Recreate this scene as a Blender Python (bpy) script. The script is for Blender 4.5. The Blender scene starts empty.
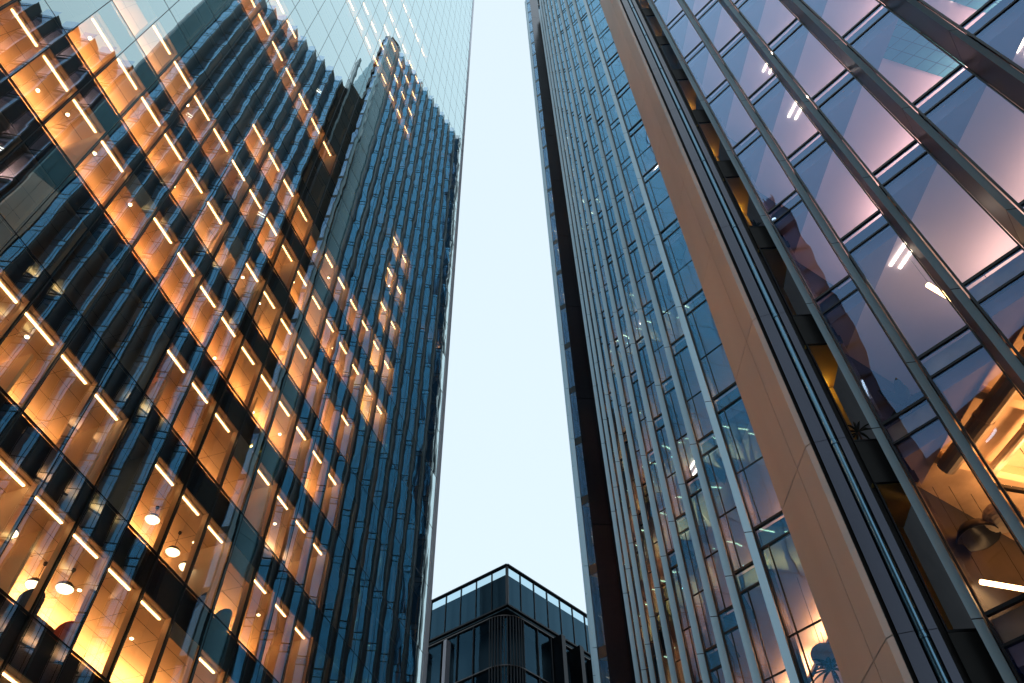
import bpy, bmesh, math, random
from mathutils import Vector, Matrix
random.seed(11)
R = math.radians
scene = bpy.context.scene
COL = scene.collection
CAMZ = 1.6

# ------------------------------------------------------------------ helpers
class MB:
    """collects faces (with a material slot index) and links them as ONE mesh object"""
    def __init__(s): s.v = []; s.f = []; s.m = []; s.sm = False
    def face(s, pts, m=0):
        b = len(s.v); s.v += [tuple(p) for p in pts]
        s.f.append(tuple(range(b, b + len(pts)))); s.m.append(m)
    def prism(s, plan, z0, z1, m=0, mb=None, mt=None, ms=None):
        n = len(plan); b = len(s.v)
        a = sum(plan[i][0]*plan[(i+1) % n][1] - plan[(i+1) % n][0]*plan[i][1] for i in range(n))
        if a < 0:
            plan = plan[::-1]
            if ms: ms = [ms[(n-2-i) % n] for i in range(n)]
        s.v += [(p[0], p[1], z0) for p in plan] + [(p[0], p[1], z1) for p in plan]
        s.f.append(tuple(range(b, b+n))[::-1]); s.m.append(m if mb is None else mb)
        s.f.append(tuple(range(b+n, b+2*n))); s.m.append(m if mt is None else mt)
        for i in range(n):
            j = (i+1) % n
            s.f.append((b+i, b+j, b+n+j, b+n+i)); s.m.append(ms[i] if ms else m)
    def tube(s, p0, p1, r0, r1=None, n=8, m=0, caps=True):
        r1 = r0 if r1 is None else r1
        p0 = Vector(p0); p1 = Vector(p1); d = (p1-p0).normalized()
        a = d.orthogonal().normalized(); c = d.cross(a); b = len(s.v)
        for p, r in ((p0, r0), (p1, r1)):
            for i in range(n):
                t = 2*math.pi*i/n; s.v.append(tuple(p + a*(r*math.cos(t)) + c*(r*math.sin(t))))
        for i in range(n):
            j = (i+1) % n; s.f.append((b+i, b+j, b+n+j, b+n+i)); s.m.append(m)
        if caps:
            s.f.append(tuple(range(b, b+n))[::-1]); s.m.append(m)
            s.f.append(tuple(range(b+n, b+2*n))); s.m.append(m)
    def lathe(s, c, prof, n=20, m=0):
        b = len(s.v); c = Vector(c)
        for r, z in prof:
            for i in range(n):
                t = 2*math.pi*i/n; s.v.append((c.x + r*math.cos(t), c.y + r*math.sin(t), c.z + z))
        for k in range(len(prof)-1):
            for i in range(n):
                j = (i+1) % n
                s.f.append((b+k*n+i, b+k*n+j, b+(k+1)*n+j, b+(k+1)*n+i)); s.m.append(m)
    def add(s, o):
        b = len(s.v); s.v += o.v; s.f += [tuple(i+b for i in f) for f in o.f]; s.m += o.m
    def build(s, name, mats, parent=None, smooth=False):
        me = bpy.data.meshes.new(name); me.from_pydata(s.v, [], s.f)
        if not isinstance(mats, (list, tuple)): mats = [mats]
        for m in mats: me.materials.append(m)
        me.polygons.foreach_set('material_index', s.m)
        if smooth: me.polygons.foreach_set('use_smooth', [True]*len(s.f))
        me.update()
        o = bpy.data.objects.new(name, me); COL.objects.link(o)
        if parent: o.parent = parent
        return o

def obox(mb, o, a, b, z0, z1, m=0, **k):
    """box on plan: from origin o spanned by plan vectors a and b"""
    p = [o, (o[0]+a[0], o[1]+a[1]), (o[0]+a[0]+b[0], o[1]+a[1]+b[1]), (o[0]+b[0], o[1]+b[1])]
    mb.prism(p, z0, z1, m, **k)

def thing(name, label, cat, loc=(0, 0, 0), rz=0, group=None):
    o = bpy.data.objects.new(name, None); COL.objects.link(o)
    o.location = loc; o.rotation_euler = (0, 0, rz); o.empty_display_size = .3
    o['label'] = label; o['category'] = cat
    if group: o['group'] = group
    return o
def tag(o, label, cat, group=None):
    o['label'] = label; o['category'] = cat
    if group: o['group'] = group
    return o
def struct(o): o['kind'] = 'structure'; return o
def dvec(az): return (math.sin(R(az)), math.cos(R(az)))
def padd(p, d, k): return (p[0]+d[0]*k, p[1]+d[1]*k)

# ------------------------------------------------------------------ materials
def newmat(name):
    m = bpy.data.materials.new(name); m.use_nodes = True
    nt = m.node_tree; nt.nodes.clear()
    out = nt.nodes.new('ShaderNodeOutputMaterial')
    return m, nt, out
def solid(name, col, rough=.6, metal=0, var=.12, scale=3., bump=0, bscale=40, spec=.5, streak=None):
    m, nt, out = newmat(name); N = nt.nodes; Lk = nt.links
    b = N.new('ShaderNodeBsdfPrincipled'); b.inputs['Roughness'].default_value = rough
    b.inputs['Metallic'].default_value = metal; b.inputs['Specular IOR Level'].default_value = spec
    tc = N.new('ShaderNodeNewGeometry'); mp = N.new('ShaderNodeMapping'); Lk.new(tc.outputs['Position'], mp.inputs['Vector'])
    if streak: mp.inputs['Scale'].default_value = streak
    nz = N.new('ShaderNodeTexNoise'); nz.inputs['Scale'].default_value = scale; nz.inputs['Detail'].default_value = 5
    Lk.new(mp.outputs['Vector'], nz.inputs['Vector'])
    rp = N.new('ShaderNodeValToRGB'); e = rp.color_ramp.elements
    e[0].position = .3; e[1].position = .72
    e[0].color = tuple(c*(1-var) for c in col)+(1,); e[1].color = tuple(min(1, c*(1+var)) for c in col)+(1,)
    Lk.new(nz.outputs['Fac'], rp.inputs['Fac']); Lk.new(rp.outputs['Color'], b.inputs['Base Color'])
    rr = N.new('ShaderNodeMapRange'); rr.inputs['To Min'].default_value = max(0, rough-.06); rr.inputs['To Max'].default_value = min(1, rough+.08)
    Lk.new(nz.outputs['Fac'], rr.inputs['Value']); Lk.new(rr.outputs['Result'], b.inputs['Roughness'])
    if bump:
        n2 = N.new('ShaderNodeTexNoise'); n2.inputs['Scale'].default_value = bscale
        Lk.new(tc.outputs['Position'], n2.inputs['Vector'])
        bp = N.new('ShaderNodeBump'); bp.inputs['Strength'].default_value = bump; bp.inputs['Distance'].default_value = .02
        Lk.new(n2.outputs['Fac'], bp.inputs['Height']); Lk.new(bp.outputs['Normal'], b.inputs['Normal'])
    Lk.new(b.outputs['BSDF'], out.inputs['Surface'])
    return m
def emit(name, col, strength):
    m, nt, out = newmat(name)
    e = nt.nodes.new('ShaderNodeEmission'); e.inputs['Color'].default_value = col+(1,); e.inputs['Strength'].default_value = strength
    nt.links.new(e.outputs['Emission'], out.inputs['Surface'])
    return m
def glass(name, refl, trans, f0, f1, p, wav=.004, wscale=.9, rough=0.0):
    """coated curtain-wall glass: mirror reflection rising towards grazing view, tinted see-through"""
    m, nt, out = newmat(name); N = nt.nodes; Lk = nt.links
    g = N.new('ShaderNodeBsdfGlossy'); g.inputs['Color'].default_value = refl+(1,); g.inputs['Roughness'].default_value = rough
    t = N.new('ShaderNodeBsdfTransparent'); t.inputs['Color'].default_value = trans+(1,)
    lw = N.new('ShaderNodeLayerWeight'); lw.inputs['Blend'].default_value = .5
    p4 = N.new('ShaderNodeMath'); p4.operation = 'POWER'; p4.inputs[1].default_value = 3.
    gm = N.new('ShaderNodeMix'); gm.data_type = 'RGBA'; gm.inputs[6].default_value = refl+(1,); gm.inputs[7].default_value = (.84, .97, 1, 1)
    Lk.new(lw.outputs['Facing'], p4.inputs[0]); Lk.new(p4.outputs[0], gm.inputs['Factor']); Lk.new(gm.outputs[2], g.inputs['Color'])
    pw = N.new('ShaderNodeMath'); pw.operation = 'POWER'; pw.inputs[1].default_value = p
    Lk.new(lw.outputs['Facing'], pw.inputs[0])
    mr = N.new('ShaderNodeMapRange'); mr.inputs['To Min'].default_value = f0; mr.inputs['To Max'].default_value = f1
    Lk.new(pw.outputs[0], mr.inputs['Value'])
    geo = N.new('ShaderNodeNewGeometry')
    nz = N.new('ShaderNodeTexNoise'); nz.inputs['Scale'].default_value = wscale; nz.inputs['Detail'].default_value = 1
    Lk.new(geo.outputs['Position'], nz.inputs['Vector'])
    bp = N.new('ShaderNodeBump'); bp.inputs['Strength'].default_value = 1; bp.inputs['Distance'].default_value = wav
    Lk.new(nz.outputs['Fac'], bp.inputs['Height']); Lk.new(bp.outputs['Normal'], g.inputs['Normal'])
    mx = N.new('ShaderNodeMixShader'); Lk.new(mr.outputs['Result'], mx.inputs['Fac'])
    Lk.new(t.outputs['BSDF'], mx.inputs[1]); Lk.new(g.outputs['BSDF'], mx.inputs[2])
    Lk.new(mx.outputs['Shader'], out.inputs['Surface'])
    return m

M = {}
M['glassL'] = glass('flush_facade_glass', (.80, 1.0, 1.0), (.95, .93, .88), 0.0, 1.0, .90, .0035, .5)
M['glassR'] = glass('sawtooth_facade_glass', (.31, .56, 1.0), (.92, .88, .90), .07, 1.0, 2.3, .006, .8)
M['glassB'] = glass('blue_coated_glass', (.17, .56, 1.0), (.88, .88, .88), .20, 1.0, 2.1, .007, .8)
M['glassE'] = glass('corner_block_glass', (.07, .23, .37), (.66, .86, .94), .07, .75, 2.6, .006, .5)
M['darkmetal'] = solid('dark_anodised_frame', (.018, .021, .026), .35, .6)
M['black'] = solid('black_gasket', (.008, .009, .010), .7)
M['spandrel'] = solid('spandrel_back_pan', (.016, .022, .036), .45)
M['lobbyceil'] = solid('raw_concrete_ceiling', (.50, .40, .31), .8, var=.25, scale=2)
M['slab'] = solid('concrete_slab_edge', (.10, .10, .10), .8, var=.2)
M['ceilL'] = solid('warm_plaster_ceiling', (.72, .55, .40), .85, var=.06, scale=.8)
M['wallL'] = solid('warm_office_wall', (.62, .50, .38), .85, var=.12, scale=.5)
M['carpet'] = solid('office_carpet', (.16, .13, .11), .95, var=.3, scale=6)
M['timber'] = solid('timber_mullion_lining', (.55, .34, .18), .5, var=.15, scale=2, streak=(4, 4, .4))
M['capmetal'] = solid('blue_grey_fin_metal', (.27, .375, .44), .33, .85, var=.10, scale=1.2, streak=(1, 1, .15), spec=.6)
M['bronze'] = solid('bronze_fin_return', (.048, .040, .042), .38, .55, var=.15, scale=1.0, streak=(1, 1, .2))
M['tan'] = solid('tan_metal_cladding', (.66, .60, .585), .5, .05, var=.09, scale=.8, streak=(1, 1, .2))
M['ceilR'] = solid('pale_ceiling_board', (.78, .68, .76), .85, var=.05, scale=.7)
M['soffit'] = solid('shade_tinted_soffit', (.36, .32, .46), .85, var=.05)  # lilac-grey carries the soffit's unlit look in its colour
M['yellowwall'] = solid('ochre_room_wall', (.62, .45, .12), .8, var=.2, scale=1.)
M['duct'] = solid('galvanised_duct', (.45, .40, .35), .4, .5)
M['bluewall'] = solid('deep_blue_glazed_wall', (.03, .10, .24), .2, spec=.8)
M['tealroom'] = solid('dark_teal_panel', (.02, .05, .075), .5)
M['blind'] = solid('linen_blind', (.60, .52, .42), .9)
M['tealpanel'] = solid('blue_green_glazed_panel', (.06, .15, .20), .22, .5, var=.08, scale=.5)
M['ringmetal'] = solid('bronze_grey_ring', (.12, .11, .11), .4, .5)
M['darkclad'] = solid('near_black_metal_cladding', (.05, .055, .075), .2, .8, var=.2, scale=.6, streak=(1, 1, .2))
M['tube'] = solid('polished_steel_pipe', (.10, .20, .28), .22, .9, var=.05)
M['palestone'] = solid('pale_aluminium_corner', (.62, .62, .70), .5, .1, var=.06, scale=.6)
M['teal_tile'] = solid('teal_ceiling_tile', (.05, .30, .38), .6, var=.1)
M['roof'] = solid('flat_roof_gravel', (.22, .22, .21), .9, var=.25, scale=20)
M['leaf'] = solid('palm_leaf', (.035, .06, .025), .5, var=.35, scale=8)
M['pot'] = solid('dark_planter', (.06, .05, .045), .5)
M['chair'] = solid('grey_blue_upholstery', (.06, .08, .12), .8, var=.2, scale=30)
M['red'] = solid('red_upholstery', (.55, .08, .04), .7, var=.15, scale=30)
M['wood'] = solid('dark_oak', (.22, .11, .05), .45, var=.3, scale=4, streak=(1, 8, 8))
M['shade_out'] = solid('black_lamp_enamel', (.03, .03, .03), .3)
M['paper'] = solid('ribbed_paper_lantern', (.75, .62, .48), .8)
M['asphalt'] = solid('asphalt', (.05, .05, .052), .85, var=.25, scale=15, bump=.3)
M['paving'] = solid('granite_paving', (.26, .25, .24), .7, var=.2, scale=8, bump=.2)
M['pipewhite'] = solid('galvanised_rail', (.5, .5, .5), .4, .5)
M['strip'] = emit('warm_light_strip', (1., .60, .26), 14)
M['uplight'] = emit('warm_added_uplight', (1., .45, .13), 400)  # this and the next five: uplights added for the left tower ceilings
M['uplight_gold'] = emit('golden_added_uplight', (1., .56, .16), 1100)
M['uplight_low'] = emit('low_floor_added_uplight', (1., .47, .155), 290)
M['uplight_soft'] = emit('amber_added_uplight', (1., .48, .165), 230)
M['uplight_dim'] = emit('dim_added_uplight', (1., .41, .12), 170)
M['uplight_pale'] = emit('pale_added_uplight', (1., .54, .23), 330)
M['downlight'] = emit('small_downlight', (1., .78, .48), 25)
M['uplightR'] = emit('soft_suspended_lamp', (1., .62, .50), 31)
M['uplightR_low'] = emit('low_soft_suspended_lamp', (1., .66, .48), 15)
M['lampY'] = emit('yellow_room_lamp', (1., .62, .13), 40)
M['lampW'] = emit('warm_low_floor_lamp', (1., .47, .17), 65)
M['lampD'] = emit('dull_yellow_lamp', (1., .62, .20), 45)
M['lampO'] = emit('orange_lobby_lamp', (1., .46, .15), 46)
M['white'] = emit('white_ceiling_lamp', (1., .86, .66), 9)
M['globe'] = emit('glowing_pendant_bowl', (1., .80, .50), 5)
M['streetlamp'] = emit('warm_street_lamp', (1., .55, .25), 60)

# ------------------------------------------------------------------ camera, world, sun
cam = bpy.data.cameras.new('camera'); co = bpy.data.objects.new('camera', cam); COL.objects.link(co)
F = 830.; vx, vy = 495-512., -(-290-341.5)
up = Vector((vx, vy, -F)).normalized()
fw = Vector((0, 0, -1)); fh = (fw - up*fw.dot(up)).normalized(); rt = fh.cross(up)
co.matrix_world = Matrix.Translation((0, 0, CAMZ)) @ Matrix((rt, fh, up)).to_4x4()
cam.sensor_width = 36; cam.lens = F/1024*36; cam.clip_start = .1; cam.clip_end = 3000
scene.camera = co

w = bpy.data.worlds.new('World'); scene.world = w; w.use_nodes = True
nt = w.node_tree; nt.nodes.clear()
SUN_EL, SUN_AZ = 6., 205.
sky = nt.nodes.new('ShaderNodeTexSky'); sky.sky_type = 'NISHITA'; sky.sun_disc = False
sky.sun_elevation = R(SUN_EL); sky.sun_rotation = R(SUN_AZ); sky.air_density = 1.0; sky.dust_density = 1.5; sky.ozone_density = 2.0
mixc = nt.nodes.new('ShaderNodeMix'); mixc.data_type = 'RGBA'; mixc.inputs['Factor'].default_value = .66
mixc.inputs[7].default_value = (7.75, 9.1, 9.85, 1)      # thin bright overcast over the blue of dusk
bg = nt.nodes.new('ShaderNodeBackground'); bg.inputs['Strength'].default_value = .15
wo = nt.nodes.new('ShaderNodeOutputWorld')
nt.links.new(sky.outputs['Color'], mixc.inputs[6]); nt.links.new(mixc.outputs[2], bg.inputs['Color']); nt.links.new(bg.outputs['Background'], wo.inputs['Surface'])
sl = bpy.data.lights.new('sun', 'SUN'); sl.energy = .5; sl.angle = R(12); sl.color = (1, .93, .85)
so = bpy.data.objects.new('sun', sl); COL.objects.link(so)
sd = Vector((math.sin(R(SUN_AZ))*math.cos(R(SUN_EL)), math.cos(R(SUN_AZ))*math.cos(R(SUN_EL)), math.sin(R(SUN_EL))))
so.rotation_euler = sd.to_track_quat('Z', 'Y').to_euler(); so.location = sd*300
scene.view_settings.view_transform = 'Standard'; scene.view_settings.look = 'None'
scene.view_settings.exposure = 0; scene.view_settings.gamma = 1

def seen_size(center, area):
    d2 = (Vector(center)-Vector((0, 0, CAMZ))).length_squared
    c = co.matrix_world.inverted() @ Vector(center)
    if c.z > -.5: return 0
    x, y = F*c.x/-c.z, F*c.y/-c.z
    k = 1. if abs(x) < 540 and abs(y) < 365 else .001
    return area*k/d2

# ------------------------------------------------------------------ ground
mb = MB(); mb.face([(-900, -900, -.004), (900, -900, -.004), (900, 900, -.004), (-900, 900, -.004)])
struct(mb.build('ground', M['asphalt']))
mb = MB(); mb.prism([(-16, -40), (8, -40), (8, 46), (-16, 46)], 0, .12)
struct(mb.build('pavement', M['paving']))

# ================================================================== LEFT TOWER
LT = dvec(17.5); LN = (-LT[1], LT[0]); LD = 16.15
def LP(u, e): return (LT[0]*u + LN[0]*(LD+e), LT[1]*u + LN[1]*(LD+e))
def lbox(mb, u0, u1, e0, e1, z0, z1, m=0, **k):
    mb.prism([LP(u0, e0), LP(u1, e0), LP(u1, e1), LP(u0, e1)], z0, z1, m, **k)
BAY, U0, PF, T0 = 1.527, 3.47-3*1.527, 4.03, 11.95+CAMZ
def LU(j): return U0 + j*BAY                      # j = 0..23 ; u from -1.11 to 34.0
NB = 23; UEND = LU(NB); UC = 35.2
KMIN, KMAX = -3, 41
def LZ(k): return T0 + PF*k
left = thing('glass_office_tower', 'tall flush glass office tower on the left with rows of orange lit rooms', 'building',
             (*LP(15, 10), 0))
inv = Matrix.Translation(left.location).inverted()
def under(o, parent):            # parent, keeping world coordinates
    o.parent = parent; o.matrix_parent_inverse = inv if parent is left else parent.matrix_world.inverted()
    return o
RANGES = {-2: [(0, 23)], -1: [(0, 23)], 0: [(0, 17)], 1: [(5, 9), (10, 17)], 2: [(9, 17)], 3: [(0, 17)], 4: [(3, 17)], 5: [(0, 17), (17, 19)], 6: [(8, 17), (17, 19)],
          7: [(17, 19)], 8: [(2, 12), (17, 19)], 9: [(6, 8), (17, 19)], 13: [(8, 17)], 14: [(10, 17)], 15: [(12, 17)], 16: [(11, 17)], 18: [(12, 17)]}
def lit(k, j): return any(a <= j < b for a, b in RANGES.get(k, []))

# windows: frame with the pane as its child
items = []
for k in range(KMIN, KMAX):
    for j in range(NB):
        c = (*LP((LU(j)+LU(j+1))/2, 0), LZ(k)+2)
        items.append((seen_size(c, 6)*(2.2 if lit(k, j) else 1), k, j))
items.sort(reverse=True)
def lwin(k, j):
    u0, u1, z0, z1 = LU(j)+.001, LU(j+1)-.001, LZ(k)+.001, LZ(k+1)-.001
    f = MB(); w_ = .013
    lbox(f, u0, u0+w_, -.005, .07, z0, z1); lbox(f, u1-w_, u1, -.005, .07, z0, z1)
    lbox(f, u0+w_, u1-w_, -.005, .07, z0, z0+w_*1.5); lbox(f, u0+w_, u1-w_, -.005, .07, z1-w_, z1)
    g = MB(); q = [random.uniform(-.0016, .0016) for _ in range(4)]
    g.face([(*LP(u0+w_, q[0]), z0+w_), (*LP(u1-w_, q[1]), z0+w_), (*LP(u1-w_, q[2]), z1-w_), (*LP(u0+w_, q[3]), z1-w_)])
    return f, g
rest = MB()
for n, (s_, k, j) in enumerate(items):
    f, g = lwin(k, j)
    if n < 99:
        fo = under(f.build('window', M['darkmetal']), left)
        under(g.build('glass_pane', M['glassL']), fo)
    else:
        g.m = [1]*len(g.m); rest.add(f); rest.add(g)
o = under(rest.build('window', [M['darkmetal'], M['glassL']]), left); o['kind'] = 'stuff'

# spandrels, floor slabs and ceilings, one of each per floor
for k in range(KMIN, KMAX):
    z = LZ(k)
    mb = MB(); lbox(mb, U0, UEND, .09, .13, z-1.14, z-.01); under(mb.build('spandrel_panel', M['spandrel']), left)
    mb = MB(); lbox(mb, U0, UEND, .14, 9.0, z-.30, z, mt=1); under(mb.build('floor_slab', [M['slab'], M['carpet']]), left)
    zc = z + 2.86
    mb = MB()
    lbox(mb, U0, UEND, .14, .27, zc, zc+.16)                       # bulkhead by the glass
    lbox(mb, U0, UEND, .27, .33, zc+.10, zc+.16, 1)                # shadow groove
    lbox(mb, U0, UEND, .33, 9.0, zc, zc+.16)
    for j in range(0, NB):                                         # joints between the boards
        lbox(mb, LU(j)+.75, LU(j)+.760, .36, 8.8, zc-.003, zc+.001, 1)
    for e_ in (1.05, 1.85, 2.65, 3.45, 4.25):
        lbox(mb, U0, UEND, e_, e_+.010, zc-.0045, zc+.0005, 1)
    under(mb.build('ceiling', [M['ceilL'], M['black']]), left)
    if k in RANGES:
        mb = MB(); lbox(mb, U0, UEND, 6.4, 6.5, z, zc)
        under(mb.build('back_wall', M['wallL']), left)
        mb = MB()
        done = set()
        for a, b in RANGES[k]:
            for jj in (a, b):
                if jj in done: continue
                done.add(jj)
                lbox(mb, LU(jj)-.05, LU(jj)+.05, .15, 6.39, z, zc)
        rp = random.Random(100+k)
        for a, b in RANGES[k]:
            for jj in range(a+1, b):
                if rp.random() < .27 and jj not in done:
                    done.add(jj); lbox(mb, LU(jj)-.05, LU(jj)+.05, rp.choice([.31, .31, 1.2]), 6.39, z, zc)
        if mb.f: under(mb.build('partition', M['wallL']), left)

# mullions: one per bay line, the full height, timber-lined inside
for j in range(NB+1):
    mb = MB(); lbox(mb, LU(j)-.045, LU(j)+.045, .071, .088, LZ(KMIN), LZ(KMAX), 1)
    for k in range(KMIN, KMAX):
        lbox(mb, LU(j)-.05, LU(j)+.05, .089, .30, LZ(k)+.004, LZ(k)+2.855, 0)
    under(mb.build('mullion', [M['timber'], M['darkmetal']]), left)

# linear lamps in the ceiling by the glass
strips = []
for k in RANGES:
    if k < -1: continue
    for j in range(NB):
        if lit(k, j):
            strips.append((seen_size((*LP(LU(j)+.7, .4), LZ(k)+2.85), 1), k, j))
strips.sort(reverse=True)
rest = MB()
for n, (s_, k, j) in enumerate(strips):
    mb = MB(); zc = LZ(k)+2.86; wd = .055
    lbox(mb, LU(j)+.20, LU(j)+1.40, .42, .42+wd, zc-.03, zc-.004)
    if n < 99: under(mb.build('ceiling_lamp', M['strip']), left)
    else: rest.add(mb)
if rest.f:
    o = under(rest.build('ceiling_lamp', M['strip']), left); o['kind'] = 'stuff'
rl = random.Random(77)
# uplight bars added deep in the lit rooms, mostly hidden, to brighten the ceilings
for k in RANGES:
    for a, b in RANGES[k]:
        if k < 0: continue
        j = a
        while j < b:
            n = min(3, b-j)
            mb = MB(); zc = LZ(k)+2.86; e = 2.4 if k > 2 else 3.5; dr = .75 if k > 2 else .95
            lbox(mb, LU(j)+.35, LU(j+n)-.35, e, e+.10, zc-dr, zc-dr+.08, 1, mt=0)
            for uu in (LU(j)+.6, LU(j+n)-.6): mb.tube((*LP(uu, e+.05), zc-dr+.08), (*LP(uu, e+.05), zc), .008, n=5, m=1)
            under(mb.build('room_light_bar', [M['uplight_gold' if a >= 17 else 'uplight_low' if k < 3 and rl.random() < .75 else 'uplight' if (j >= 11 and k > 2) else rl.choice(['uplight', 'uplight', 'uplight_soft', 'uplight_dim', 'uplight_pale'] if k != 3 else ['uplight_soft', 'uplight_dim', 'uplight_soft'])], M['shade_out']]), left)
            j += n
# recessed downlights and a few half-drawn blinds
nd = 0
for k in RANGES:
    if k < 0 or k > 8: continue
    for j in range(NB):
        if lit(k, j) and rl.random() < .55 and nd < 95:
            mb = MB(); e_ = rl.choice([.95, 1.35, 1.8]); p = LP(LU(j)+rl.uniform(.4, 1.1), e_); zc = LZ(k)+2.86
            mb.tube((*p, zc-.012), (*p, zc-.004), .055, n=12); under(mb.build('downlight', M['downlight']), left); nd += 1
for k, j, h in ((3, 6, .9), (4, 9, 1.3), (1, 13, .7), (2, 12, 1.1), (5, 8, .6), (6, 12, 1.2), (0, 12, .5), (4, 15, .8), (5, 3, 1.0)):
    mb = MB(); lbox(mb, LU(j)+.07, LU(j+1)-.07, .10, .112, LZ(k)+2.84-h, LZ(k)+2.84); under(mb.build('roller_blind', M['blind']), left)
# solid core beyond the lit rooms, end walls, roof, corner strip
mb = MB(); lbox(mb, LU(19)+.06, UC-.05, .20, 6.3, 0, LZ(KMAX)); 
under(mb.build('core_wall', M['spandrel']), left)
mb = MB(); lbox(mb, U0-.12, U0-.03, 0, 22, 0, LZ(KMAX)+2); lbox(mb, UC-.03, UC+.06, .1, 22, 0, LZ(KMAX)+2); lbox(mb, U0-.03, UC-.03, 21.9, 22, 0, LZ(KMAX)+2)
lbox(mb, U0-.03, UC-.03, 9.0, 9.1, 0, LZ(KMAX), 0)
under(mb.build('side_wall', M['spandrel']), left)
mb = MB(); lbox(mb, U0-.03, UC-.03, .1, 21.9, LZ(KMAX), LZ(KMAX)+.4); under(mb.build('roof', M['roof']), left)
mb = MB(); lbox(mb, U0, UC, -.02, .12, 0, LZ(KMIN)-.02); under(mb.build('base_wall', M['spandrel']), left)
mb = MB()
for k in range(KMIN, KMAX):
    q = [random.uniform(-.002, .002) for _ in range(4)]
    mb.face([(*LP(UEND+.01, q[0]), LZ(k)+.01), (*LP(UC-.42, q[1]), LZ(k)+.01), (*LP(UC-.42, q[2]), LZ(k+1)-.01), (*LP(UEND+.01, q[3]), LZ(k+1)-.01)], 0)
    lbox(mb, UEND, UC-.42, -.012, .02, LZ(k)-.012, LZ(k)+.006, 1)
under(mb.build('corner_glazing', [M['glassL'], M['darkmetal']]), left)
mb = MB()
for k in range(KMIN, KMAX): lbox(mb, UC-.41, UC+.06, -.05, .09, LZ(k)+.01, LZ(k+1)-.01)
under(mb.build('corner_fin', M['palestone']), left)

# ================================================================== RIGHT STEPPED TOWER
right = thing('stepped_office_tower', 'stepped sawtooth office tower on the right with blue-grey fins, tan column and lilac ceilings', 'building', (14, 14, 0))
inv_r = Matrix.Translation(right.location).inverted()
def rpart(o, parent=None):
    o.parent = parent or right
    o.matrix_parent_inverse = inv_r
    return o
def rsub(o, parent):
    o.parent = parent; o.matrix_parent_inverse = Matrix.Identity(4)
    return o
TR, PR = 11.0+CAMZ, 4.0
def RZ(k): return TR + PR*k
D136, D36, DCAP = dvec(136), dvec(36), dvec(-80)
CAPW = .17
def solve(N, C, d1, d2):
    dx, dy = C[0]-N[0], C[1]-N[1]
    det = d1[0]*(-d2[1]) + d2[0]*d1[1]
    L = (dx*(-d2[1]) + d2[0]*dy)/det
    return L
S1 = [(9.6, -.95), (9.05, .46), (8.55, 1.87), (8.12, 3.28), (7.97, 4.68), (7.64, 6.11), (7.23, 7.53), (6.92, 9.03), (6.69, 10.56)]
for _ in range(4): S1.insert(0, (S1[0][0]+.58, S1[0][1]-1.4))
S1[-6] = (8.55, 3.25); S1[-5] = (8.10, 4.69); S1[-7] = (9.05, 1.84)
S2 = [(4.78, 13.38), (4.58, 14.80), (4.44, 16.25), (4.31, 17.72), (4.22, 19.2), (4.17, 20.65), (4.13, 22.1), (4.10, 23.55), (4.09, 25.), (4.08, 26.45)]
S3 = [(3.16+.0985*1.45*i, 32.0+1.45*i) for i in range(12)]
def section(nodes, first_prev):
    """per bay: node N, inner pane end Q, wedge fin polygon"""
    bays = []
    prevC = first_prev
    for i, N in enumerate(nodes):
        C = padd(N, DCAP, CAPW)
        if prevC is None: Q = padd(N, D136, .95)
        else: Q = padd(N, D136, max(.3, solve(N, prevC, D136, D36)))
        bays.append((N, C, Q)); prevC = C
    return bays
SEC = []
SEC.append(dict(b=section(S1, None), k0=-2, top=67+CAMZ))
SEC.append(dict(b=section(S2, (5.0, 11.9)), k0=-2, top=94+CAMZ))
SEC.append(dict(b=section(S3, None), k0=-2, top=119+CAMZ))
SEC[1]['b'][0] = (S2[0], padd(S2[0], DCAP, CAPW), padd(S2[0], D136, 1.02))
BACK = {0: 9., 1: 9., 2: 9.}

def wedge(b, prevQ):
    return None
allwin = []; finobjs = []
for si, sec in enumerate(SEC):
    bays = sec['b']; top = sec['top']
    kt = int(round((top-TR)/PR)); sec['kt'] = kt
    for i, (N, C, Q) in enumerate(bays):
        # the fin at this bay: cap C-N, body running back along D36 to the inner end of the next pane
        Qn = bays[i+1][2] if i+1 < len(bays) else padd(C, D36, .95)
        m = math.hypot(Qn[0]-C[0], Qn[1]-C[1]) - .02
        wN = padd(N, (-D136[0], -D136[1]), .012)
        dd = ((Qn[0]-C[0])/(m+.02), (Qn[1]-C[1])/(m+.02))
        cap1, cap2 = padd(C, dd, .05), padd(wN, D36, .05)
        body = [C, wN, padd(wN, D36, min(m, .6)), padd(C, dd, m)]
        mb = MB()
        for k in range(sec['k0'], kt):
            z0, z1 = RZ(k)+.010, RZ(k+1)-.010
            if k == sec['k0']: z0 = .12
            mb.prism(body, z0, z1, 1, ms=[0, 1, 1, 1])
        # extra core so the joints read dark
        ins = [padd(padd(C, dd, .03), D136, .03), padd(padd(wN, D36, .03), (-D136[0], -D136[1]), .02), padd(wN, D36, .5), padd(padd(C, dd, m-.05), D136, .03)]
        mb.prism(ins, .12, RZ(kt)+.3, 2)
        mb.prism(body, RZ(kt)+.010, RZ(kt)+.35, 1, ms=[0, 1, 1, 1])
        rpart(mb.build('fin', [M['capmetal'], M['bronze'], M['black']]))
        L = math.hypot(Q[0]-N[0], Q[1]-N[1])
        for k in range(sec['k0'], kt):
            cpt = ((N[0]+Q[0])/2, (N[1]+Q[1])/2, RZ(k)+2)
            allwin.append((seen_size(cpt, L*3.5)*(0 if si == 2 else 1), si, i, k))
allwin.sort(reverse=True)
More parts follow.
